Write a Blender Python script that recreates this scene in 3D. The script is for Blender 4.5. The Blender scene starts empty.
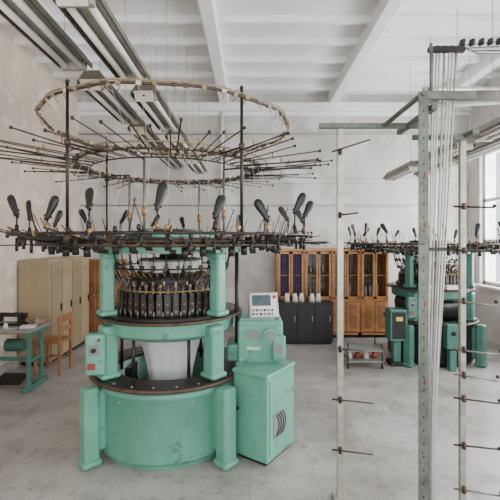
import bpy, math, random
from mathutils import Vector, Matrix, Euler
random.seed(7)
pi=math.pi
def lin(c):
    return tuple(((v/255)/12.92 if v/255<=0.04045 else ((v/255+0.055)/1.055)**2.4) for v in c)+(1,)
def mat(name,col,rough=0.5,metal=0.0,var=0.12,scale=6.0,bump=0.0,spots=None):
    m=bpy.data.materials.new(name); m.use_nodes=True
    nt=m.node_tree; b=nt.nodes['Principled BSDF']
    tc=nt.nodes.new('ShaderNodeTexCoord')
    n=nt.nodes.new('ShaderNodeTexNoise'); n.inputs['Scale'].default_value=scale; n.inputs['Detail'].default_value=6; n.inputs['Roughness'].default_value=0.65
    nt.links.new(tc.outputs['Object'],n.inputs['Vector'])
    r=nt.nodes.new('ShaderNodeValToRGB')
    c=lin(col); d=tuple(x*(1-var*2) for x in c[:3])+(1,); e=tuple(min(1,x*(1+var)) for x in c[:3])+(1,)
    r.color_ramp.elements[0].position=0.3; r.color_ramp.elements[0].color=d
    r.color_ramp.elements[1].position=0.65; r.color_ramp.elements[1].color=e
    nt.links.new(n.outputs['Fac'],r.inputs['Fac'])
    out=r.outputs['Color']
    if spots:
        n2=nt.nodes.new('ShaderNodeTexNoise'); n2.inputs['Scale'].default_value=spots[1]; n2.inputs['Detail'].default_value=8
        nt.links.new(tc.outputs['Object'],n2.inputs['Vector'])
        r2=nt.nodes.new('ShaderNodeValToRGB'); r2.color_ramp.elements[0].position=spots[2]; r2.color_ramp.elements[1].position=spots[2]+0.08
        r2.color_ramp.elements[0].color=(0,0,0,1); r2.color_ramp.elements[1].color=(1,1,1,1)
        nt.links.new(n2.outputs['Fac'],r2.inputs['Fac'])
        mx=nt.nodes.new('ShaderNodeMixRGB'); nt.links.new(r2.outputs['Color'],mx.inputs['Fac'])
        nt.links.new(out,mx.inputs['Color1']); mx.inputs['Color2'].default_value=lin(spots[0]); out=mx.outputs['Color']
    nt.links.new(out,b.inputs['Base Color'])
    b.inputs['Roughness'].default_value=rough; b.inputs['Metallic'].default_value=metal
    if bump:
        bp=nt.nodes.new('ShaderNodeBump'); bp.inputs['Strength'].default_value=bump; bp.inputs['Distance'].default_value=0.02
        nt.links.new(n.outputs['Fac'],bp.inputs['Height']); nt.links.new(bp.outputs['Normal'],b.inputs['Normal'])
    return m

GREEN=mat('mint_paint',(94,154,132),0.36,0,0.10,3.5,spots=((76,116,98),9,0.63))
GREEN2=mat('teal_paint',(66,112,100),0.45,0,0.12,5,spots=((50,70,60),10,0.66))
DGREEN=mat('dark_green_paint',(50,86,74),0.5,0,0.15)
BLACK=mat('black_plastic',(18,18,19),0.4,0,0.2)
DARK=mat('dark_steel',(42,38,35),0.42,0.4,0.3,12)
BROWNST=mat('rusty_steel',(82,66,52),0.5,0.4,0.3,14)
RINGM=mat('beige_ring',(146,126,98),0.55,0.2,0.3,20)
BRASS=mat('brass',(156,124,78),0.42,0.5,0.25,20)
STEEL=mat('galvanised_steel',(168,165,152),0.4,0.5,0.15,15)
DSTEEL=mat('dull_steel',(118,114,108),0.4,0.6,0.2,15)
CAMM=mat('cam_steel',(62,58,55),0.35,0.6,0.3,15)
GREYG=mat('grey_green_angle',(98,104,94),0.5,0.3,0.2,12,spots=((80,62,50),20,0.64))
TUBEG=mat('plastic_tube',(180,180,176),0.35,0,0.08)
FABRIC=mat('knit_fabric',(210,210,212),0.85,0,0.07,3)
CREAM=mat('cream_ceramic',(206,198,180),0.5,0,0.1)
GREYP=mat('grey_panel',(120,126,122),0.5,0,0.12)
WHITE=mat('white_enamel',(226,224,216),0.5,0,0.06)
LUM=mat('luminaire_grey',(166,162,152),0.5,0.1,0.15)
LUMD=mat('luminaire_dark',(104,96,84),0.5,0.2,0.2)
SCREEN=mat('screen_glass',(78,94,98),0.2,0,0.2,30)
RED=mat('red_label',(140,50,45),0.5)
BLUE=mat('blue_label',(60,76,120),0.5)
YEL=mat('yellow_label',(214,180,70),0.5)
WOOD=mat('varnished_wood',(184,128,78),0.4,0,0.2,3)
WOODD=mat('brown_wood',(148,102,64),0.5,0,0.2,4)
BEIGE=mat('locker_beige',(158,140,110),0.55,0,0.08,2)
BEIGE2=mat('locker_beige_dark',(144,126,98),0.55,0,0.08,2)
PURPLE=mat('purple_curtain',(72,58,86),0.85,0,0.2,8)
GLASSD=mat('cabinet_interior',(128,124,114),0.25,0,0.3,12)
WALLM=mat('plaster_back',(192,188,182),0.9,0,0.08,1.2,0.15,spots=((208,206,202),1.6,0.52))
WALLL=mat('plaster_left',(210,192,174),0.9,0,0.07,2.5,0.3,spots=((218,208,196),3,0.53))
CEIL=mat('ceiling_paint',(230,230,230),0.9,0,0.04,1.0,0.1)
TRIM=mat('trim_grey',(158,152,144),0.7)
CONC=mat('window_paint',(214,212,206),0.5,0,0.05)

def floor_mat():
    m=bpy.data.materials.new('worn_floor_tiles'); m.use_nodes=True; nt=m.node_tree; b=nt.nodes['Principled BSDF']
    tc=nt.nodes.new('ShaderNodeTexCoord')
    br=nt.nodes.new('ShaderNodeTexBrick'); br.offset=0.0; br.squash=1.0
    br.inputs['Scale'].default_value=1.0; br.inputs['Brick Width'].default_value=0.5; br.inputs['Row Height'].default_value=0.5
    br.inputs['Mortar Size'].default_value=0.003; br.inputs['Mortar Smooth'].default_value=0.8; br.inputs['Bias'].default_value=0.0
    br.inputs['Color1'].default_value=lin((188,185,181)); br.inputs['Color2'].default_value=lin((174,170,165)); br.inputs['Mortar'].default_value=lin((150,146,140))
    nt.links.new(tc.outputs['Object'],br.inputs['Vector'])
    def layer(scale,p0,p1,dark,detail=8):
        n=nt.nodes.new('ShaderNodeTexNoise'); n.inputs['Scale'].default_value=scale; n.inputs['Detail'].default_value=detail
        nt.links.new(tc.outputs['Object'],n.inputs['Vector'])
        r=nt.nodes.new('ShaderNodeValToRGB'); r.color_ramp.elements[0].position=p0; r.color_ramp.elements[0].color=dark+(1,)
        r.color_ramp.elements[1].position=p1; r.color_ramp.elements[1].color=(1,1,1,1)
        nt.links.new(n.outputs['Fac'],r.inputs['Fac']); return r.outputs['Color'],n
    o=br.outputs['Color']
    for args in ((.9,.36,.60,(.62,.61,.60)),(4,.36,.52,(.80,.79,.78)),(16,.30,.42,(.74,.72,.70)),(70,.38,.6,(.80,.79,.78),3)):
        l,n=layer(*args)
        a=nt.nodes.new('ShaderNodeMixRGB'); a.blend_type='MULTIPLY'; a.inputs['Fac'].default_value=1
        nt.links.new(o,a.inputs['Color1']); nt.links.new(l,a.inputs['Color2']); o=a.outputs['Color']
        if args[0]==4: nn=n
    nt.links.new(o,b.inputs['Base Color'])
    mr=nt.nodes.new('ShaderNodeMapRange'); mr.inputs['To Min'].default_value=.22; mr.inputs['To Max'].default_value=.5
    nt.links.new(nn.outputs['Fac'],mr.inputs['Value']); nt.links.new(mr.outputs['Result'],b.inputs['Roughness'])
    return m
FLOOR=floor_mat()

class MB:
    def __init__(s): s.v=[];s.f=[];s.m=[];s.s=[];s.mats=[]
    def mi(s,m):
        if m not in s.mats: s.mats.append(m)
        return s.mats.index(m)
    def add(s,V,F,m,sm=False):
        o=len(s.v); s.v+= [tuple(x) for x in V]; k=s.mi(m)
        for i,f in enumerate(F):
            s.f.append([o+j for j in f]); s.m.append(k); s.s.append(sm[i] if isinstance(sm,list) else sm)
    def box(s,c,size,m,rot=(0,0,0)):
        R=Euler(rot).to_matrix() if not isinstance(rot,Matrix) else rot
        c=Vector(c); h=[x/2 for x in size]
        V=[c+R@Vector((a*h[0],b*h[1],d*h[2])) for a in(-1,1) for b in(-1,1) for d in(-1,1)]
        F=[(0,1,3,2),(4,6,7,5),(0,4,5,1),(2,3,7,6),(0,2,6,4),(1,5,7,3)]
        s.add(V,F,m)
    def box2(s,a,b,m):
        s.box([(a[i]+b[i])/2 for i in range(3)],[abs(b[i]-a[i]) for i in range(3)],m)
    def cyl(s,p1,p2,r,m,r2=None,n=10,caps=True):
        p1=Vector(p1);p2=Vector(p2); r2=r if r2 is None else r2
        z=(p2-p1).normalized(); x=z.orthogonal().normalized(); y=z.cross(x)
        V=[];F=[];S=[]
        for p,q in((p1,r),(p2,r2)):
            for i in range(n):
                a=2*pi*i/n; V.append(p+x*math.cos(a)*q+y*math.sin(a)*q)
        for i in range(n):
            j=(i+1)%n; F.append((i,j,n+j,n+i)); S.append(True)
        if caps:
            F.append(tuple(range(n-1,-1,-1))); S.append(False)
            F.append(tuple(range(n,2*n))); S.append(False)
        s.add(V,F,m,S)
    def torus(s,c,R,r,m,n=72,k=8,rz=None,wob=0):
        V=[];F=[]
        rz=rz or r
        for i in range(n):
            a=2*pi*i/n
            RR=R+(wob*math.sin(a*9)+wob*math.cos(a*14) if wob else 0)
            zz=(wob*math.sin(a*11+1) if wob else 0)
            for j in range(k):
                b=2*pi*j/k; q=RR+r*math.cos(b)
                V.append((c[0]+q*math.cos(a),c[1]+q*math.sin(a),c[2]+rz*math.sin(b)+zz))
        for i in range(n):
            for j in range(k):
                i2=(i+1)%n;j2=(j+1)%k
                F.append((i*k+j,i2*k+j,i2*k+j2,i*k+j2))
        s.add(V,F,m,True)
    def lathe(s,prof,c,m,n=64,a0=0,a1=2*pi,smooth=True):
        full=abs(a1-a0-2*pi)<1e-6; N=n if full else n+1
        V=[];F=[]
        for i in range(N):
            a=a0+(a1-a0)*i/n
            for r,z in prof: V.append((c[0]+r*math.cos(a),c[1]+r*math.sin(a),c[2]+z))
        k=len(prof)
        for i in range(n):
            i2=(i+1)%N
            for j in range(k-1): F.append((i*k+j,i2*k+j,i2*k+j+1,i*k+j+1))
        s.add(V,F,m,smooth)
    def disc(s,c,r,h,m,n=64,r0=0.0):
        z0=0;z1=h
        for pr in ([(r,z0),(r,z1)],[(r,z1),(r0,z1)],[(r0,z0),(r,z0)],[(r0,z1),(r0,z0)]):
            if pr[0][0]==pr[1][0]==0: continue
            s.lathe(pr,c,m,n)
    def loft(s,c,R,st,m,n=14):
        c=Vector(c);V=[];F=[]
        for z,rx,ry in st:
            for i in range(n):
                a=2*pi*i/n; V.append(c+R@Vector((rx*math.cos(a),ry*math.sin(a),z)))
        for j in range(len(st)-1):
            for i in range(n):
                i2=(i+1)%n; F.append((j*n+i,j*n+i2,(j+1)*n+i2,(j+1)*n+i))
        F.append(tuple(range(n-1,-1,-1))); F.append(tuple((len(st)-1)*n+i for i in range(n)))
        s.add(V,F,m,True)
    def ell(s,c,rad,m,rot=None,n=12,k=7):
        R=rot or Matrix.Identity(3); c=Vector(c); V=[];F=[]
        for j in range(1,k):
            t=pi*j/k
            for i in range(n):
                a=2*pi*i/n
                V.append(c+R@Vector((rad[0]*math.sin(t)*math.cos(a),rad[1]*math.sin(t)*math.sin(a),rad[2]*math.cos(t))))
        top=len(V);V.append(c+R@Vector((0,0,rad[2])));V.append(c-R@Vector((0,0,rad[2])))
        for j in range(k-2):
            for i in range(n):
                i2=(i+1)%n; F.append((j*n+i,(j+1)*n+i,(j+1)*n+i2,j*n+i2))
        for i in range(n):
            i2=(i+1)%n; F.append((top,i,i2)); F.append((top+1,(k-2)*n+i2,(k-2)*n+i))
        s.add(V,F,m,True)
    def tube(s,P,r,m,n=8):
        P=[Vector(p) for p in P]; V=[];F=[]
        x=None
        for i,p in enumerate(P):
            t=(P[min(i+1,len(P)-1)]-P[max(i-1,0)]).normalized()
            x=t.orthogonal().normalized() if x is None else (x-t*x.dot(t)).normalized()
            y=t.cross(x)
            for j in range(n):
                a=2*pi*j/n; V.append(p+x*math.cos(a)*r+y*math.sin(a)*r)
        for i in range(len(P)-1):
            for j in range(n):
                j2=(j+1)%n; F.append((i*n+j,i*n+j2,(i+1)*n+j2,(i+1)*n+j))
        F.append(tuple(range(n-1,-1,-1))); F.append(tuple((len(P)-1)*n+j for j in range(n)))
        s.add(V,F,m,[True]*(len(F)-2)+[False,False])
    def build(s,name,parent=None,bevel=0,loc=None):
        me=bpy.data.meshes.new(name); me.from_pydata(s.v,[],s.f)
        for m in s.mats: me.materials.append(m)
        me.polygons.foreach_set('material_index',s.m); me.polygons.foreach_set('use_smooth',s.s)
        me.update()
        o=bpy.data.objects.new(name,me); bpy.context.collection.objects.link(o)
        if parent: o.parent=parent
        if loc: o.location=loc
        if bevel:
            b=o.modifiers.new('bevel','BEVEL'); b.width=bevel; b.segments=4; b.limit_method='ANGLE'; b.angle_limit=math.radians(50)
        return o
def empty(name,loc,rz=0,sc=1):
    e=bpy.data.objects.new(name,None); bpy.context.collection.objects.link(e); e.location=loc; e.rotation_euler=(0,0,rz); e.scale=(sc,)*3
    e.empty_display_size=0.1
    return e
def pol(R,a,z): return Vector((R*math.cos(a),R*math.sin(a),z))

# ---------------- room ----------------
XL,XR,YB,YF,ZC=-3.35,4.3,7.7,-3.0,4.68
b=MB(); b.box2((XL-.2,YF-.2,-.1),(XR+.2,YB+.2,0),FLOOR); b.build('floor')
b=MB(); b.box2((XL-.2,YF-.2,ZC),(XR+.2,YB+.2,ZC+.15),CEIL)
b.build('ceiling')
b=MB()
for x in (-2.6,-0.5,1.62,3.7):
    b.box2((x-.09,YF,ZC-.22),(x+.09,YB,ZC+.01),CEIL)
b.build('ceiling_beam_long',bevel=.02)
b=MB(); y=YF+.3
while y<YB-.2:
    b.box2((XL,y-.035,ZC-.09),(XR,y+.035,ZC+.01),CEIL); y+=.55
b.build('ceiling_rib_cross',bevel=.01)
b=MB(); b.box2((XL-.2,YF,0),(XL,YB,ZC),WALLL); b.build('wall_left')
b=MB(); b.box2((XL-.2,YB,0),(XR+.2,YB+.2,ZC),WALLM); b.build('wall_back')
b=MB(); b.box2((XL,YB-.14,ZC-.34),(XR,YB,ZC-.18),CEIL); b.box2((XL,YB-.07,ZC-.42),(XR,YB,ZC-.34),CEIL)
b.build('trim_1',bevel=.015)
b=MB(); b.box2((XL,YB-.05,2.93),(XR,YB,3.02),WALLM); b.cyl((XL,YB-.05,3.9),(XR,YB-.05,3.9),.015,TRIM,n=8); b.cyl((XL,YB-.04,2.5),(XR,YB-.04,2.5),.012,TRIM,n=8)
b.build('trim_2')
b=MB(); b.box2((XL,YB-.03,0),(XR,YB,.12),TRIM); b.build('baseboard_back')
b=MB(); b.box2((XL,YF,0),(XL+.03,YB,.12),TRIM); b.build('baseboard_left')
W=[(5.35,7.3),(2.7,4.65),(0.05,2.0),(-2.6,-.65)]  # first window is in view; the rest are unseen, added for fill light
z0,z1=1.0,3.45
b=MB(); b.box2((XR,YF,0),(XR+.3,YB,z0),WALLM); b.box2((XR,YF,z1),(XR+.3,YB,ZC),WALLM)
ys=[YF]+[v for w in sorted(W) for v in w]+[YB]
for i in range(0,len(ys),2): b.box2((XR,ys[i],z0),(XR+.3,ys[i+1],z1),WALLM)
b.build('wall_right')
WF=[(-2.9,-.3),(.6,3.2)]  # unseen windows behind the camera, added to let in fill light
b=MB(); b.box2((XL,YF-.3,0),(XR,YF,.9),WALLM); b.box2((XL,YF-.3,3.7),(XR,YF,ZC),WALLM)
xs=[XL]+[v for w in WF for v in w]+[XR]
for i in range(0,len(xs),2): b.box2((xs[i],YF-.3,.9),(xs[i+1],YF,3.7),WALLM)
b.build('wall_front')
k=1
for a,c in W:
    b=MB(); X=XR+.1
    for yy in (a+.03,c-.03,(a+c)/2,): b.box2((X-.03,yy-.03,z0),(X+.03,yy+.03,z1),CONC)
    for q in (a+(c-a)*.25,a+(c-a)*.75): b.box2((X-.015,q-.015,z0),(X+.015,q+.015,z1),CONC)
    for zz in (z0+.03,z1-.03,z0+1.55,z0+.8): b.box2((X-.03,a,zz-.03),(X+.03,c,zz+.03),CONC)
    b.box2((XR-.12,a-.05,z0-.04),(XR+.12,c+.05,z0),CONC)
    b.build('window_%d'%k); k+=1  # all but the first frame an added fill opening
for a,c in WF:
    b=MB(); Y=YF-.1
    for q in (a+.03,c-.03,(a+c)/2): b.box2((q-.03,Y-.03,.9),(q+.03,Y+.03,3.7),CONC)
    for zz in (.93,3.67,2.4): b.box2((a,Y-.03,zz-.03),(c,Y+.03,zz+.03),CONC)
    b.build('window_%d'%k); k+=1  # frames of the added fill openings behind the camera
b=MB()
b.cyl((-.55,YB-.06,0),(-.55,YB-.06,ZC-.3),.04,WHITE,n=12)
for z in (1.,2.2,3.4): b.cyl((-.55,YB-.06,z),(-.55,YB-.06,z+.05),.05,WHITE,n=12)
b.build('heating_pipe')

# ---------------- luminaires ----------------
def luminaire(x,y,z,L=1.1,w=.25,plate=False):
    e=empty('fluorescent_luminaire',(x,y,z))
    b=MB()
    V=[];pr=[(-w/2,0),(-w/2+.06,.09),(w/2-.06,.09),(w/2,0)]
    for yy in (0,L):
        for px,pz in pr: V.append((px,yy,pz))
    b.add(V,[(0,1,5,4),(1,2,6,5),(2,3,7,6),(0,3,2,1),(4,5,6,7)],LUMD)
    b.box2((-w/2+.01,.01,-.004),(w/2-.01,L-.01,.012),LUM)
    for s in(-1,1):
        b.box2((s*w/2-.006,0,-.03),(s*w/2+.006,L,.006),LUMD)
        b.cyl((s*.06,.06,-.034),(s*.06,L-.06,-.034),.022,WHITE,n=12)
    for yy in(.02,L-.06): b.box2((-.095,yy,-.06),(.095,yy+.04,.0),LUM)
    for yy in(.2,L-.2): b.cyl((0,yy,.08),(0,yy,ZC-z),.004,LUM,n=6)
    if plate:
        b.box((.0,-.03,-.05),(.16,.014,.09),CREAM,(.7,0,0)); b.cyl((0,-.045,-.04),(0,-.03,-.04),.015,DARK)
    b.build('housing',e)
for i in range(4): luminaire(-1.38,2.0+i*1.4,3.2,plate=True)
for i in range(4): luminaire(-.93,2.05+i*1.4,3.12,plate=True)
for i in range(3): luminaire(2.55,3.2+i*1.4,2.95)
for i in range(3): luminaire(3.1,3.2+i*1.4,3.02)

# ---------------- knitting machine ----------------
def machine(name,loc,G,sc=1,top=True,rz=0,drum=None,cab=True,nsp=68,seed=1):
    rnd=random.Random(seed)
    e=empty(name,loc,rz,sc); drum=drum or G
    b=MB()
    b.lathe([(.59,.0),(.59,.05),(.64,.06),(.645,.075),(.645,.56),(.655,.565),(.66,.58),(.66,.60),(.65,.615),(.58,.62),(.56,.60),(.56,.2),(0,.2)],(0,0,0),drum,n=96)
    b.build('base_drum',e)
    b=MB()
    for z in (.1,.53):
        for a in (-64,-116):
            a=math.radians(a); b.cyl(pol(.644,a,z),pol(.654,a,z),.01,STEEL,n=8)
    b.build('base_panel_screw',e)
    b=MB()
    for a in (-43.5,-136.5,90):
        a=math.radians(a); c=pol(.755,a,0)
        b.box((c.x,c.y,.33),(.13,.135,.60),G,(0,0,a)); b.box((c.x*.9,c.y*.9,.35),(.12,.09,.5),G,(0,0,a))
        b.box((c.x,c.y,.03),(.165,.165,.06),G,(0,0,a))
    b.build('base_leg',e,bevel=.035)
    b=MB(); b.disc((0,0,.635),.70,.035,DARK,r0=.50,n=96); b.torus((0,0,.652),.70,.018,BROWNST,n=96); b.torus((0,0,.66),.50,.015,BROWNST)
    for i in range(24):
        p=pol(.665,i*2*pi/24,.668); b.cyl(p,p+Vector((0,0,.012)),.012,DSTEEL,n=6)
    b.build('base_plate',e)
    b=MB()
    for a in (-43,-137,90):
        a=math.radians(a); c=pol(.60,a,0)
        b.box((c.x,c.y,.88),(.13,.135,.44),G,(0,0,a)); b.box((c.x,c.y,.695),(.17,.17,.05),G,(0,0,a)); b.box((c.x*.93,c.y*.93,1.06),(.2,.15,.09),G,(0,0,a))
    b.build('lower_column',e,bevel=.03)
    b=MB()
    b.box((-.50,-.50,.89),(.155,.10,.33),G,(0,0,.15)); b.build('switch_box',e,bevel=.022)
    b=MB(); b.box((-.52,-.555,.80),(.06,.008,.05),RED,(0,0,.15)); b.box((-.50,-.553,.93),(.08,.006,.09),GREYP,(0,0,.15))
    b.cyl((-.50,-.55,.93),(-.50,-.575,.93),.018,BLACK); b.cyl((-.46,-.55,1.01),(-.46,-.565,1.01),.011,RED); b.build('switch_label',e)
    b=MB()
    n=72; prof=[(.34,1.10),(.325,1.03),(.30,.96),(.27,.88),(.245,.80),(.225,.72),(.205,.62),(.19,.5),(.18,.38)]
    V=[];F=[]
    for i in range(n):
        a=2*pi*i/n
        for j,(r,z) in enumerate(prof):
            q=r*(1+.022*math.sin(a*9+j*.4)*(j/4)); V.append((q*math.cos(a),q*math.sin(a),z))
    kk=len(prof)
    for i in range(n):
        for j in range(kk-1):
            i2=(i+1)%n; F.append((i*kk+j,i2*kk+j,i2*kk+j+1,i*kk+j+1))
    b.add(V,F,FABRIC,True); b.build('fabric_tube',e)
    b=MB(); b.cyl((-.34,-.05,.38),(.34,-.05,.38),.035,STEEL,n=14); b.cyl((-.34,.05,.38),(.34,.05,.38),.035,STEEL,n=14)
    for s in(-1,1): b.box((s*.37,0,.42),(.05,.22,.45),DARK)
    for a in range(6): 
        p=pol(.46,a*pi/3+.0,.6); b.cyl(p,p+Vector((0,0,.45)),.014,DARK)
    b.torus((0,0,.98),.45,.012,DARK)
    b.build('takedown_roller',e)
    b=MB(); b.disc((0,0,1.03),.585,.11,G,r0=.36,n=96); b.lathe([(.585,1.03),(.57,1.01),(.54,.995),(.40,.995)],(0,0,0),G,n=96)
    b.build('bed_ring',e)
    b=MB(); b.disc((0,0,1.14),.65,.022,DARK,n=96); b.torus((0,0,1.152),.65,.013,BROWNST,n=96)
    b.disc((0,0,1.163),.60,.015,CAMM); b.build('cam_plate',e)
    b=MB(); b.disc((0,0,1.18),.40,.24,BLACK); b.disc((0,0,1.42),.37,.05,DARK)
    N=44
    for i in range(N):
        a=2*pi*i/N; R=Euler((0,0,a)).to_matrix()
        c=pol(.44,a,1.25); b.box(c,(.07,.05,.13),CAMM,R)
        c=pol(.46,a,1.34); b.box(c,(.03,.040,.05),CAMM,R)
        b.cyl(pol(.43,a,1.31),pol(.43,a,1.42),.014,DSTEEL,n=8); b.ell(pol(.43,a,1.425),(.018,.018,.02),BRASS if i%2 else BROWNST,n=8,k=5)
        b.cyl(pol(.475,a,1.22),pol(.484,a,1.22),.012,DSTEEL,n=8); b.cyl(pol(.475,a,1.28),pol(.482,a,1.28),.007,BRASS,n=6)
        a2=a+pi/N
        b.cyl(pol(.50,a2,1.178),pol(.50,a2,1.225),.008,DSTEEL,n=6)
        b.cyl(pol(.36,a2,1.47),pol(.44,a2,1.53),.005,BRASS,n=6)
    b.torus((0,0,1.38),.455,.007,BRASS)
    b.build('needle_cylinder',e)
    b=MB(); b.lathe([(.34,1.46),(.34,1.50),(.30,1.52),(.12,1.53),(.10,1.72)],(0,0,0),DARK)
    for i in range(9):
        a=2*pi*i/9+.2; c=pol(.22,a,0); b.cyl((c.x,c.y,1.50),(c.x,c.y,1.62),.045,WHITE,r2=.075,n=16); b.cyl((c.x,c.y,1.62),(c.x,c.y,1.64),.076,DSTEEL,n=16)
    b.build('dial_cone',e)
    b=MB()
    for i in range(34):
        a=2*pi*i/34
        b.tube([pol(.47,a,1.44),pol(.53,a+.03,1.56),pol(.56,a+.05,1.73)],.005,DARK if i%2 else BROWNST,n=5)
        b.box(pol(.48,a,1.455),(.04,.012,.03),DSTEEL,(0,0,a)); b.box(pol(.53,a+.03,1.58),(.02,.03,.04),DARK,(0,0,a))
    b.torus((0,0,1.57),.53,.007,DARK)
    b.build('yarn_guide',e)
    b=MB()
    for a in (-37,-143,90):
        a=math.radians(a); c=pol(.585,a,0)
        b.box((c.x,c.y,1.44),(.105,.105,.54),G,(0,0,a)); b.box((c.x,c.y,1.195),(.15,.15,.05),G,(0,0,a)); b.box((c.x*.97,c.y*.97,1.675),(.14,.13,.06),G,(0,0,a))
    b.build('upper_column',e,bevel=.024)
    b=MB(); b.disc((0,0,1.70),.66,.05,G,r0=.2,n=96); b.disc((0,0,1.785),.56,.03,G,r0=0); b.disc((0,0,1.75),.50,.035,BROWNST)
    b.disc((0,0,1.83),.40,.045,G); b.disc((0,0,1.875),.3,.03,DARK)
    for i in range(28):
        a=2*pi*i/28; p=pol(.61,a,1.75); b.cyl(p,p+Vector((0,0,.05)),.014,BRASS if i%3 else DARK,n=8)
        p=pol(.665,a,1.715); b.box(p,(.02,.05,.03),DSTEEL if i%2 else DARK,(0,0,a))
    b.build('top_frame',e,bevel=.006)
    b=MB(); zf=1.80
    b.torus((0,0,zf),1.02,.014,BROWNST); b.torus((0,0,zf+.05),1.30,.010,DARK); b.torus((0,0,zf-.03),1.12,.010,BROWNST); b.torus((0,0,zf+.01),.84,.012,BROWNST)
    for i in range(8):
        a=2*pi*i/8+.2; b.cyl(pol(.5,a,zf-.01),pol(1.31,a,zf+.02),.014,DARK,n=8)
    b.build('feeder_ring',e)
    b=MB(); n=54
    for i in range(n):
        a=2*pi*i/n+rnd.uniform(-.02,.02); R=Euler((0,0,a)).to_matrix()
        z=zf+rnd.uniform(-.03,.03)
        b.box(pol(1.04,a,z+.015),(.12,.03,.06),DARK if i%3 else BROWNST,R)
        b.cyl(pol(1.0,a,z-.09),pol(1.0,a,z-.015),.024,BLACK if i%2 else DARK,n=12)
        b.cyl(pol(1.0,a,z+.03),pol(1.0,a,z+.06),.028,DSTEEL if i%3 else BRASS,n=12)
        b.cyl(pol(1.09,a,z-.01),pol(1.32+rnd.uniform(0,.2),a+rnd.uniform(-.06,.06),z+rnd.uniform(-.04,.10)),.005,DARK,n=5)
        b.cyl(pol(1.09,a,z),pol(1.15,a+rnd.uniform(-.08,.08),z+rnd.uniform(.10,.28)),.004,BROWNST if i%2 else DARK,n=5)
        b.cyl(pol(1.24,a,z+.02),pol(1.24,a,z-.06),.011,BLACK,n=8)
        b.ell(pol(1.30,a,z+.06),(.016,.016,.022),BRASS if i%3==0 else BLACK,n=8,k=5)
        b.cyl(pol(.98,a,z-.02),pol(.66,a+.05,zf-.03),.003,DSTEEL,n=4)
        if i%2==0: b.cyl(pol(.75,a,z-.06),pol(.93,a,z+.04),.008,BROWNST,n=6)
    b.build('yarn_feeder',e)
    b=MB(); n=20
    for i in range(n):
        a=2*pi*i/n+.1+rnd.uniform(-.06,.06); R0=1.25
        p=pol(R0,a,zf+.05); h=.13+rnd.uniform(-.03,.05)
        tilt=rnd.uniform(.2,.6)*(1 if rnd.random()<.5 else -1)
        q=p+Vector((0,0,h)); b.cyl(p,q,.006,DARK,n=6)
        b.cyl(p+Vector((0,0,.02)),p+Vector((0,0,.07)),.014,BRASS if i%2 else DARK,n=8)
        R=Euler((rnd.uniform(-.45,.05),tilt,rnd.uniform(-.6,.6))).to_matrix()
        L=rnd.uniform(.16,.20); m=BLACK if rnd.random()<.8 else DSTEEL; w=.78
        b.loft(q-R@Vector((0,0,.02)),R,[(0,.013,.013),(L*.12,.015,.013),(L*.2,.020,.012),(L*.45,.034*w,.015),(L*.7,.042*w,.017),(L*.88,.039*w,.016),(L*.97,.026*w,.010),(L,.008,.004)],m)
        b.cyl(q+R@Vector((-.025,0,.01)),q+R@Vector((.025,0,.01)),.009,DARK,n=8)
    b.build('tension_paddle',e)
    if top:
        b=MB(); zs=2.475
        b.torus((0,0,zs),.82,.011,BROWNST,wob=.004); b.torus((0,0,zs+.03),.90,.007,RINGM); b.torus((0,0,zs-.04),.70,.006,DARK)
        for i in range(nsp):
            a=2*pi*i/nsp+rnd.uniform(-.03,.03); r1=rnd.uniform(1.28,1.50); dz=rnd.uniform(-.05,.07); da=rnd.uniform(-.06,.06)
            b.cyl(pol(.70,a,zs-.03),pol(r1,a+da,zs+dz),.0042 if i%3 else .0055,DARK if i%4 else BROWNST,n=6)
            t=pol(r1,a+da,zs+dz); b.ell(t,(.012,.012,.012),BLACK,n=8,k=5)
            q=pol(.82,a+da*.2,zs+.01); b.box(q,(.045,.02,.03),RINGM if i%2 else BROWNST,(0,0,a))
            if i%2: 
                u=pol(1.1,a+da*.6,zs+dz*.6); b.cyl(u-Vector((0,0,.012)),u+Vector((0,0,.03)),.006,BRASS,n=6)
        b.build('spoke_ring',e)
        b=MB(); zt=2.84
        b.torus((0,0,zt),1.09,.011,BROWNST,n=120,wob=.006); b.torus((0,0,zt+.018),1.10,.006,RINGM,n=120,wob=.008)
        for i in range(60):
            a=2*pi*i/60+rnd.uniform(-.03,.03)
            q=pol(1.09,a,zt); b.box(q,(.026,.032,.028),RINGM if i%5 else CREAM,(rnd.uniform(-.4,.4),rnd.uniform(-.4,.4),a))
            b.tube([q,q+Vector((rnd.uniform(-.02,.02),0,-.03)),q+Vector((rnd.uniform(-.03,.03),.01,-.05))],.004,RINGM,n=5)
        b.build('creel_top_ring',e)
        b=MB()
        for x,y in((-.52,-.96),(.68,-.85),(-.85,.68),(.43,1.0)):
            b.cyl((x,y,1.78),(x,y,2.90),.0115,DARK,n=8); b.ell((x,y,2.9),(.016,.016,.016),BLACK)
            b.cyl((x,y,2.46),(x,y,2.50),.022,BROWNST,n=10); b.cyl((x,y,1.78),(x,y,1.86),.024,BROWNST,n=10)
            b.cyl((x,y,2.475),(x*.75,y*.75,2.475),.008,DARK,n=6); b.cyl((x,y,1.83),(x*.9,y*.9,1.81),.01,DARK,n=6)
        for x,y in((-.1,-.55),(.2,.5),(-.45,.2),(.5,-.1)):
            b.cyl((x,y,1.75),(x,y,2.45),.011,DSTEEL,n=8); b.cyl((x,y,2.45),(x*1.45,y*1.45,2.46),.008,DARK,n=6)
            b.cyl((x,y,2.0),(x,y,2.08),.02,BRASS,n=8)
        b.build('creel_post',e)
        b=MB()
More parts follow.
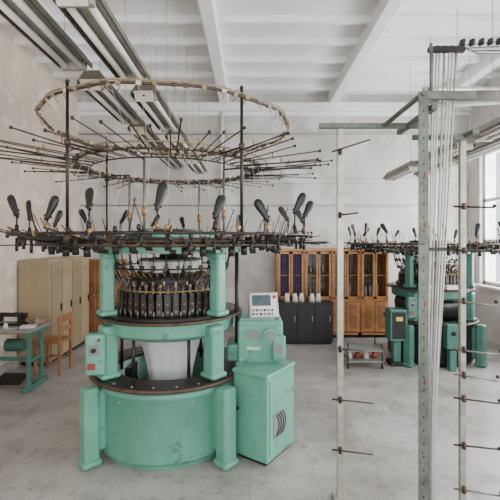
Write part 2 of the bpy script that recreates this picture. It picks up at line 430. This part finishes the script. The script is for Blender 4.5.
        for i in range(36):
            a=2*pi*i/36+rnd.uniform(-.05,.05)
            b.cyl(pol(1.09,a,zt-.04),pol(.84,a+rnd.uniform(-.1,.1),zs),.0013,CREAM,n=3)
            b.cyl(pol(.84,a,zs),pol(1.02,a+rnd.uniform(-.1,.1),zf+.05),.0013,CREAM,n=3)
        b.build('yarn_thread',e)
    if cab:
        b=MB(); b.box((.83,-.02,.90),(.40,.42,.40),G); b.box((.80,-.02,1.09),(.32,.36,.06),G); b.box((.64,-.02,.80),(.22,.3,.16),G)
        b.box((.99,-.25,.87),(.12,.06,.22),G); b.box((.83,-.02,.715),(.44,.46,.05),G)
        b.build('gearbox',e,bevel=.025)
        b=MB(); b.cyl((.92,-.225,.97),(.92,-.26,.97),.07,G,n=24); b.cyl((.92,-.26,.97),(.92,-.28,.97),.04,GREYP,n=20)
        b.box((.77,-.235,.98),(.1,.01,.08),GREYP); b.box((.77,-.235,.86),(.12,.01,.025),CREAM)
        b.box((.98,-.285,.87),(.07,.006,.07),GREYP)
        for i in range(4): b.cyl((.66+.33*(i%2),-.228,.76+.28*(i//2)),(.66+.33*(i%2),-.24,.76+.28*(i//2)),.012,STEEL,n=8)
        b.cyl((.62,-.1,.69),(.62,-.1,1.72),.018,DARK,n=10)
        b.build('gearbox_detail',e)
        b=MB(); c=Vector((.86,-.12,1.215)); R=Euler((-.45,0,.12)).to_matrix()
        b.box(c,(.27,.05,.24),LUM,R); b.box(c+R@Vector((0,.04,0)),(.2,.06,.17),GREYP,R)
        b.build('control_panel',e,bevel=.01)
        b=MB(); b.box(c+R@Vector((0,-.026,0)),(.24,.004,.21),WHITE,R); b.box(c+R@Vector((-.02,-.029,.04)),(.17,.006,.10),SCREEN,R)
        for i in range(6):
            for j in range(2): b.box(c+R@Vector((-.10+i*.035,-.03,-.05-j*.035)),(.022,.008,.02),(GREYP,BLUE,GREYP,BLACK)[(i+j)%4],R)
        b.cyl(c+R@Vector((.1,-.026,.07)),c+R@Vector((.1,-.045,.07)),.014,RED,n=12)
        b.cyl((.86,-.08,1.08),(.86,-.08,1.18),.03,DARK,n=12)
        b.build('control_display',e)
        ce=Vector((.865,-.295,0)); R=Euler((0,0,math.radians(-35))).to_matrix()
        b=MB(); b.box(ce+Vector((0,0,.375)),(.34,.45,.69),G,R); b.box(ce+Vector((0,0,.72)),(.36,.47,.035),G,R); b.box(ce+Vector((0,0,.02)),(.30,.41,.04),BLACK,R)
        b.build('cabinet_body',e,bevel=.015)
        b=MB(); b.box(ce+R@Vector((-.0,-.228,.38)),(.29,.01,.62),G,R); b.box(ce+R@Vector((.172,0,.38)),(.008,.38,.60),G,R)
        b.cyl(ce+R@Vector((-.11,-.23,.42)),ce+R@Vector((-.11,-.25,.42)),.014,DARK,n=10)
        b.box(ce+R@Vector((.177,-.04,.30)),(.006,.20,.20),GREYP,R)
        for kk in range(4):
            pts=[ce+R@Vector((.182,-.11+.035*kk+.05*math.sin(t/8*pi),.21+.18*t/8)) for t in range(9)]
            b.tube(pts,.005,DARK,n=5)
        b.build('cabinet_door',e)
    else:
        b=MB(); b.box((-.70,-.42,.62),(.26,.24,.48),G); b.box((-.70,-.42,.20),(.12,.12,.40),G); b.box((-.70,-.42,.03),(.24,.24,.06),BLACK)
        b.box((.0,-.70,.50),(.18,.14,.36),G); b.box((.0,-.72,.15),(.10,.10,.30),G)
        b.build('control_box',e,bevel=.012)
        b=MB(); b.box((-.70,-.545,.62),(.2,.01,.4),BLACK); b.box((-.70,-.555,.72),(.1,.008,.06),YEL); b.cyl((.0,-.775,.55),(.0,-.79,.55),.03,BLACK,n=14)
        b.box((.05,-.66,1.21),(.22,.1,.06),WHITE); b.box((-.3,-.60,1.21),(.14,.1,.05),WHITE)
        b.build('control_label',e)
        b=MB(); b.lathe([(.45,.99),(.52,.96),(.54,.90),(.52,.74),(.46,.70)],(0,0,0),BLACK); b.build('fabric_tub',e)
    return e
machine('circular_knitting_machine',(-.74,3.65,0),GREEN,seed=3)
machine('circular_knitting_machine.001',(2.80,6.1,0),GREEN2,sc=.95,top=False,drum=BLACK,cab=False,seed=9)

# ---------------- foreground side creel ----------------
e=empty('side_creel_frame',(0,0,0))
b=MB()
b.box((.63,2.73,1.305),(.042,.03,2.61),STEEL); b.box((.63,2.73,.01),(.10,.1,.02),STEEL)
b.box((1.36,2.5,1.24),(.036,.03,2.48),STEEL); b.box((1.36,2.5,.01),(.1,.1,.02),STEEL)
b.box((1.045,2.35,1.35),(.062,.006,2.70),GREYG); b.box((1.073,2.38,1.35),(.006,.06,2.70),GREYG); b.box((1.05,2.38,.01),(.14,.14,.02),GREYG)
b.build('post',e,bevel=.003)
b=MB()
for i in range(33):
    z=.1+i*.08; b.cyl((1.045,2.348,z),(1.045,2.3455,z),.006,BLACK,n=8)
for z in (.95,1.42,1.9,2.2): b.box((1.055,2.345,z),(.010,.004,.035),RED)
b.build('post_hole',e)
b=MB()
b.box((.86,2.71,2.60),(.76,.03,.035),GREYG); b.box((1.1,2.60,2.60),(.035,.56,.035),GREYG)
p=Vector((.93,2.70,2.60)); q=Vector((1.045,2.34,2.69))
b.cyl(p,q,.018,GREYG,n=6); b.cyl((1.05,2.36,2.62),(2.6,3.6,3.1),.02,GREYG,n=6); b.cyl((1.05,2.36,2.72),(2.5,3.7,3.25),.014,STEEL,n=6)
b.box((1.2,2.36,2.68),(.32,.03,.05),GREYG); b.box((1.36,2.43,2.46),(.04,.17,.03),GREYG); b.box((1.2,2.45,2.45),(.36,.02,.03),GREYG)
b.build('crossbar',e,bevel=.003)
b=MB()
for z,l,t in ((2.42,.18,.12),(1.98,.10,.02),(1.05,.14,0),(.70,.20,-.01),(.35,.2,-.01)):
    b.cyl((.57 if l>.15 else .62,2.71,z),(.64+l,2.66,z+t*.6),.006,BROWNST,n=6); b.cyl((.625,2.7,z-.02),(.625,2.7,z+.02),.012,DARK,n=8)
for z,l in ((2.02,.16),(1.74,.14),(1.42,.17),(1.11,.2),(.95,.18),(.80,.19),(.50,.19),(.22,.2)):
    b.cyl((1.30,2.49,z),(1.37+l,2.44,z+random.uniform(-.03,.03)),.006,random.choice([DARK,BROWNST,DSTEEL]),n=6); b.cyl((1.36,2.475,z-.02),(1.36,2.475,z+.02),.012,BROWNST,n=8)
    b.ell((1.37+l,2.44,z),(.012,.012,.012),BLACK,n=8,k=5)
b.build('yarn_peg',e)
b=MB()
for i in range(7):
    x0=1.125+i*.024; x1=1.085+i*.008
    P=[]
    for t in range(9):
        u=t/8; P.append((x0+(x1-x0)*min(1,u*1.25)+.003*math.sin(i*2+u*5),2.40+.01*math.sin(i),2.98-2.93*u))
    b.tube(P,.0065,TUBEG if i%3 else STEEL,n=8)
    b.tube([(x0,2.40,2.98),(x0+.03,2.42,3.01),(x0+.2,2.52,3.06-.008*i),(x0+.9,2.9,3.3-.02*i)],.0048,TUBEG if i%2 else DARK,n=8)
b.build('yarn_tube',e)
b=MB()
b.box((1.20,2.385,2.97),(.22,.03,.03),DARK); b.box((1.19,2.385,2.70),(.22,.015,.02),DARK); b.box((1.14,2.385,1.75),(.12,.015,.02),DARK)
b.cyl((1.1,2.37,2.70),(1.1,2.37,3.0),.010,GREYG,n=8)
for i in range(9): b.box((1.35+i*.09,2.48+i*.05,3.06+i*.028),(.02,.03,.04),BLACK,(0,.3,.5))
b.build('tube_clamp',e)

# ---------------- left furniture ----------------
e=empty('locker_cabinet',(0,0,0))
b=MB(); b.box2((XL+.02,5.6,.06),(-2.88,6.95,1.53),BEIGE); b.box2((XL+.05,5.64,0),(-2.92,6.91,.06),DARK); b.build('carcass',e,bevel=.008)
b=MB()
for i in range(4):
    y=5.62+i*.33; b.box2((-2.88,y+.008,.1),(-2.862,y+.322,1.49),BEIGE if i%2 else BEIGE2); b.box2((-2.862,y+.27,.75),(-2.845,y+.29,.86),DARK)
    for kk in range(3): b.box2((-2.863,y+.09,1.3+kk*.035),(-2.858,y+.23,1.31+kk*.035),WOODD)
b.build('door_panel',e)
e=empty('sewing_table',(-2.94,4.83,0))
b=MB(); b.box((0,0,.735),(.72,.54,.035),GREYP); b.box((0,0,.712),(.66,.5,.02),WOODD); b.build('table_top',e,bevel=.006)
b=MB()
for s in(-1,1):
    b.box((s*.28,0,.03),(.06,.5,.05),GREEN2); b.box((s*.28,.14,.37),(.04,.05,.66),GREEN2); b.box((s*.28,-.14,.37),(.04,.05,.66),GREEN2)
    b.box((s*.28,0,.68),(.06,.46,.04),GREEN2); b.box((s*.28,0,.35),(.03,.28,.04),GREEN2)
b.box((0,.14,.3),(.56,.03,.05),GREEN2); b.box((.0,-.02,.1),(.34,.24,.02),DARK,(.25,0,0)); b.cyl((-.1,.05,.5),(.12,.05,.5),.08,DGREEN,n=18)
b.build('cast_leg',e,bevel=.008)
b=MB(); b.box((-.05,.05,.765),(.36,.14,.025),DARK); b.box((.08,.05,.83),(.06,.08,.12),DARK); b.box((-.05,.05,.88),(.28,.055,.05),DARK); b.box((-.18,.05,.84),(.045,.06,.09),DARK)
b.cyl((.12,.05,.87),(.145,.05,.87),.035,DARK,n=16); b.cyl((-.18,.05,.77),(-.18,.05,.82),.005,STEEL,n=6); b.cyl((-.05,.05,.90),(-.05,.05,.95),.018,CREAM,n=10)
b.build('sewing_head',e,bevel=.008)
b=MB()
b.box((.25,-.1,.765),(.16,.12,.025),CREAM,(0,0,.3)); b.box((.24,.12,.785),(.14,.1,.065),WOODD,(0,0,-.2)); b.cyl((.30,.0,.752),(.30,.0,.85),.028,GREYP,n=14)
b.cyl((-.1,-.14,.752),(-.1,-.14,.83),.035,WHITE,r2=.015,n=14); b.cyl((.02,-.17,.752),(.02,-.17,.82),.035,CREAM,r2=.015,n=14); b.box((.1,-.18,.758),(.12,.03,.012),STEEL,(0,0,.7)); b.box((-.25,-.12,.77),(.14,.18,.035),BROWNST,(0,0,.1))
b.build('desk_clutter',e)
def chair(x,y,rz):
    e=empty('wooden_chair',(x,y,0),rz); b=MB()
    b.box((0,0,.445),(.38,.38,.03),WOODD)
    for sx in(-1,1):
        b.box((sx*.16,-.16,.22),(.035,.035,.43),WOODD); b.box((sx*.16,.16,.40),(.035,.035,.80),WOODD); b.box((sx*.16,0,.18),(.02,.3,.025),WOODD)
    b.box((0,.16,.75),(.32,.02,.11),WOODD); b.box((0,.16,.60),(.32,.02,.06),WOODD); b.box((0,-.16,.2),(.3,.02,.025),WOODD); b.box((0,-.16,.40),(.32,.02,.05),WOODD)
    b.build('chair_frame',e,bevel=.006)
chair(-2.70,5.36,-pi/2)
e=empty('wooden_wardrobe',(0,0,0)); b=MB(); b.box2((-3.3,7.25,.05),(-2.4,7.64,1.45),WOODD); b.box2((-3.28,7.3,0),(-2.42,7.62,.05),DARK)
for i in range(2): b.box2((-3.28+i*.44,7.235,.09),(-2.86+i*.44,7.25,1.41),WOODD); b.cyl((-2.89+i*.07,7.235,.8),(-2.89+i*.07,7.215,.8),.015,STEEL,n=8)
b.build('carcass',e,bevel=.006)

# ---------------- glass cabinets ----------------
def glasscab(x,w,curtain):
    e=empty('glazed_wood_cabinet',(x,7.44,0)); b=MB(); d=.4; h=1.66; t=.03
    b.box2((0,-d/2,.06),(t,d/2,h),WOOD); b.box2((w-t,-d/2,.06),(w,d/2,h),WOOD); b.box2((0,-d/2-.02,h-.05),(w,d/2,h),WOOD); b.box2((0,-d/2,.06),(w,d/2,.1),WOOD)
    b.box2((0,d/2-.02,.06),(w,d/2,h),GLASSD); b.box2((.02,-d/2+.03,0),(w-.02,d/2,.06),DARK)
    b.box2((0,-d/2-.01,.68),(w,d/2,.72),WOOD); b.box2((t,-d/2+.02,1.15),(w-t,d/2,1.17),WOODD)
    for i in range(2):
        a=t+i*(w/2-t/2)-(.0); c=a+w/2-t*.75
        b.box2((a,-d/2-.015,.12),(c-.006,-d/2+.005,.67),WOOD); b.box2((a+.05,-d/2-.02,.18),(c-.055,-d/2-.012,.61),WOODD)
        for q in((a,a+.03),(c-.035,c-.006)): b.box2((q[0],-d/2-.015,.73),(q[1],-d/2+.005,h-.06),WOOD)
        for q in((.73,.77),(h-.1,h-.06)): b.box2((a,-d/2-.015,q[0]),(c-.006,-d/2+.005,q[1]),WOOD)
        b.cyl((c-.02,-d/2-.015,.42),(c-.02,-d/2-.04,.42),.012,STEEL,n=8)
    b.build('carcass',e)
    b=MB()
    if curtain:
        n=60; V=[];F=[]
        for i in range(n+1):
            xx=t+(w-2*t)*i/n; yy=-d/2+.03+.012*math.sin(i*1.1)
            V+=[(xx,yy,.74),(xx,yy,h-.07)]
        for i in range(n): F.append((2*i,2*i+2,2*i+3,2*i+1))
        b.add(V,F,PURPLE,True); b.build('curtain',e)
    else:
        for z in (.72,1.17):
            xx=.07
            while xx<w-.08:
                r=random.uniform(.02,.035); hh=random.uniform(.12,.3); m=random.choice([GREYP,BROWNST,LUM,GREYP,STEEL])
                b.cyl((xx,-.02,z),(xx,-.02,z+hh),r,m,r2=r*.6,n=10); xx+=2.3*r+.01
        b.build('shelf_bobbin',e)
glasscab(.50,.50,True); glasscab(1.01,.5,False); glasscab(1.52,.52,False); glasscab(2.05,.52,False)
e=empty('black_low_cabinet',(0,0,0)); b=MB(); b.box2((.5,6.78,.05),(1.44,7.15,.69),BLACK); b.box2((.48,6.76,.69),(1.46,7.16,.72),DARK); b.box2((.52,6.8,0),(1.42,7.12,.05),DARK)
for i in range(3): b.box2((.52+i*.305,6.765,.09),(.81+i*.305,6.78,.66),BLACK); b.box2((.77+i*.305,6.75,.4),(.785+i*.305,6.765,.5),STEEL)
b.build('carcass',e,bevel=.005)
b=MB()
for x,y in((.66,6.95),(.80,6.93),(.92,6.98),(1.1,6.93),(1.22,6.97)): b.cyl((x,y,0),(x,y,.15),.055,WHITE,r2=.03,n=18); b.cyl((x,y,.15),(x,y,.17),.02,BROWNST,n=10)
b.build('yarn_cone_group',loc=(0,0,.72))
e=empty('bobbin_trolley',(1.62,5.65,0)); b=MB()
for sx in(-1,1):
    for sy in(-1,1): b.cyl((sx*.24,sy*.16,.03),(sx*.24,sy*.16,.36),.01,DARK,n=8); b.cyl((sx*.24-.01,sy*.16,.03),(sx*.24+.01,sy*.16,.03),.03,BLACK,n=12)
b.box((0,0,.1),(.5,.34,.015),GREYP); b.box((0,0,.25),(.5,.34,.015),GREYP)
for i in range(4): b.cyl((-.18+i*.12,0,.108),(-.18+i*.12,0,.2),.045,RED if i%2 else CREAM,r2=.03,n=14)
b.build('frame',e)

# ---------------- light ----------------
w=bpy.data.worlds.new('World'); bpy.context.scene.world=w; w.use_nodes=True
w.node_tree.nodes['Background'].inputs['Color'].default_value=(.85,.93,1,1); w.node_tree.nodes['Background'].inputs['Strength'].default_value=2.0
def area(name,loc,rot,sx,sy,P,col=(1,1,1)):
    l=bpy.data.lights.new(name,'AREA'); l.shape='RECTANGLE'; l.size=sx; l.size_y=sy; l.energy=P; l.color=col
    o=bpy.data.objects.new(name,l); bpy.context.collection.objects.link(o); o.location=loc; o.rotation_euler=rot
for i,(a,c) in enumerate(W): area('daylight_and_fill_right',(XR+.34,(a+c)/2,(z0+z1)/2),(0,pi/2,0),z1-z0,c-a,(300,230,180,160)[i],(.95,.975,1))  # first lamp is daylight at the visible window, the others are added fill
for a,c in WF: area('added_fill_front',((a+c)/2,YF-.34,2.3),(pi/2,0,0),c-a,2.8,150,(.98,.98,1))  # added fill lamps at the invented windows behind the camera

cam=bpy.data.cameras.new('camera'); co=bpy.data.objects.new('camera',cam); bpy.context.collection.objects.link(co)
co.location=(0,0,1.8); co.rotation_euler=(pi/2,0,0); cam.sensor_width=36; cam.lens=28.08; cam.shift_y=-.018; cam.clip_start=.05
bpy.context.scene.camera=co
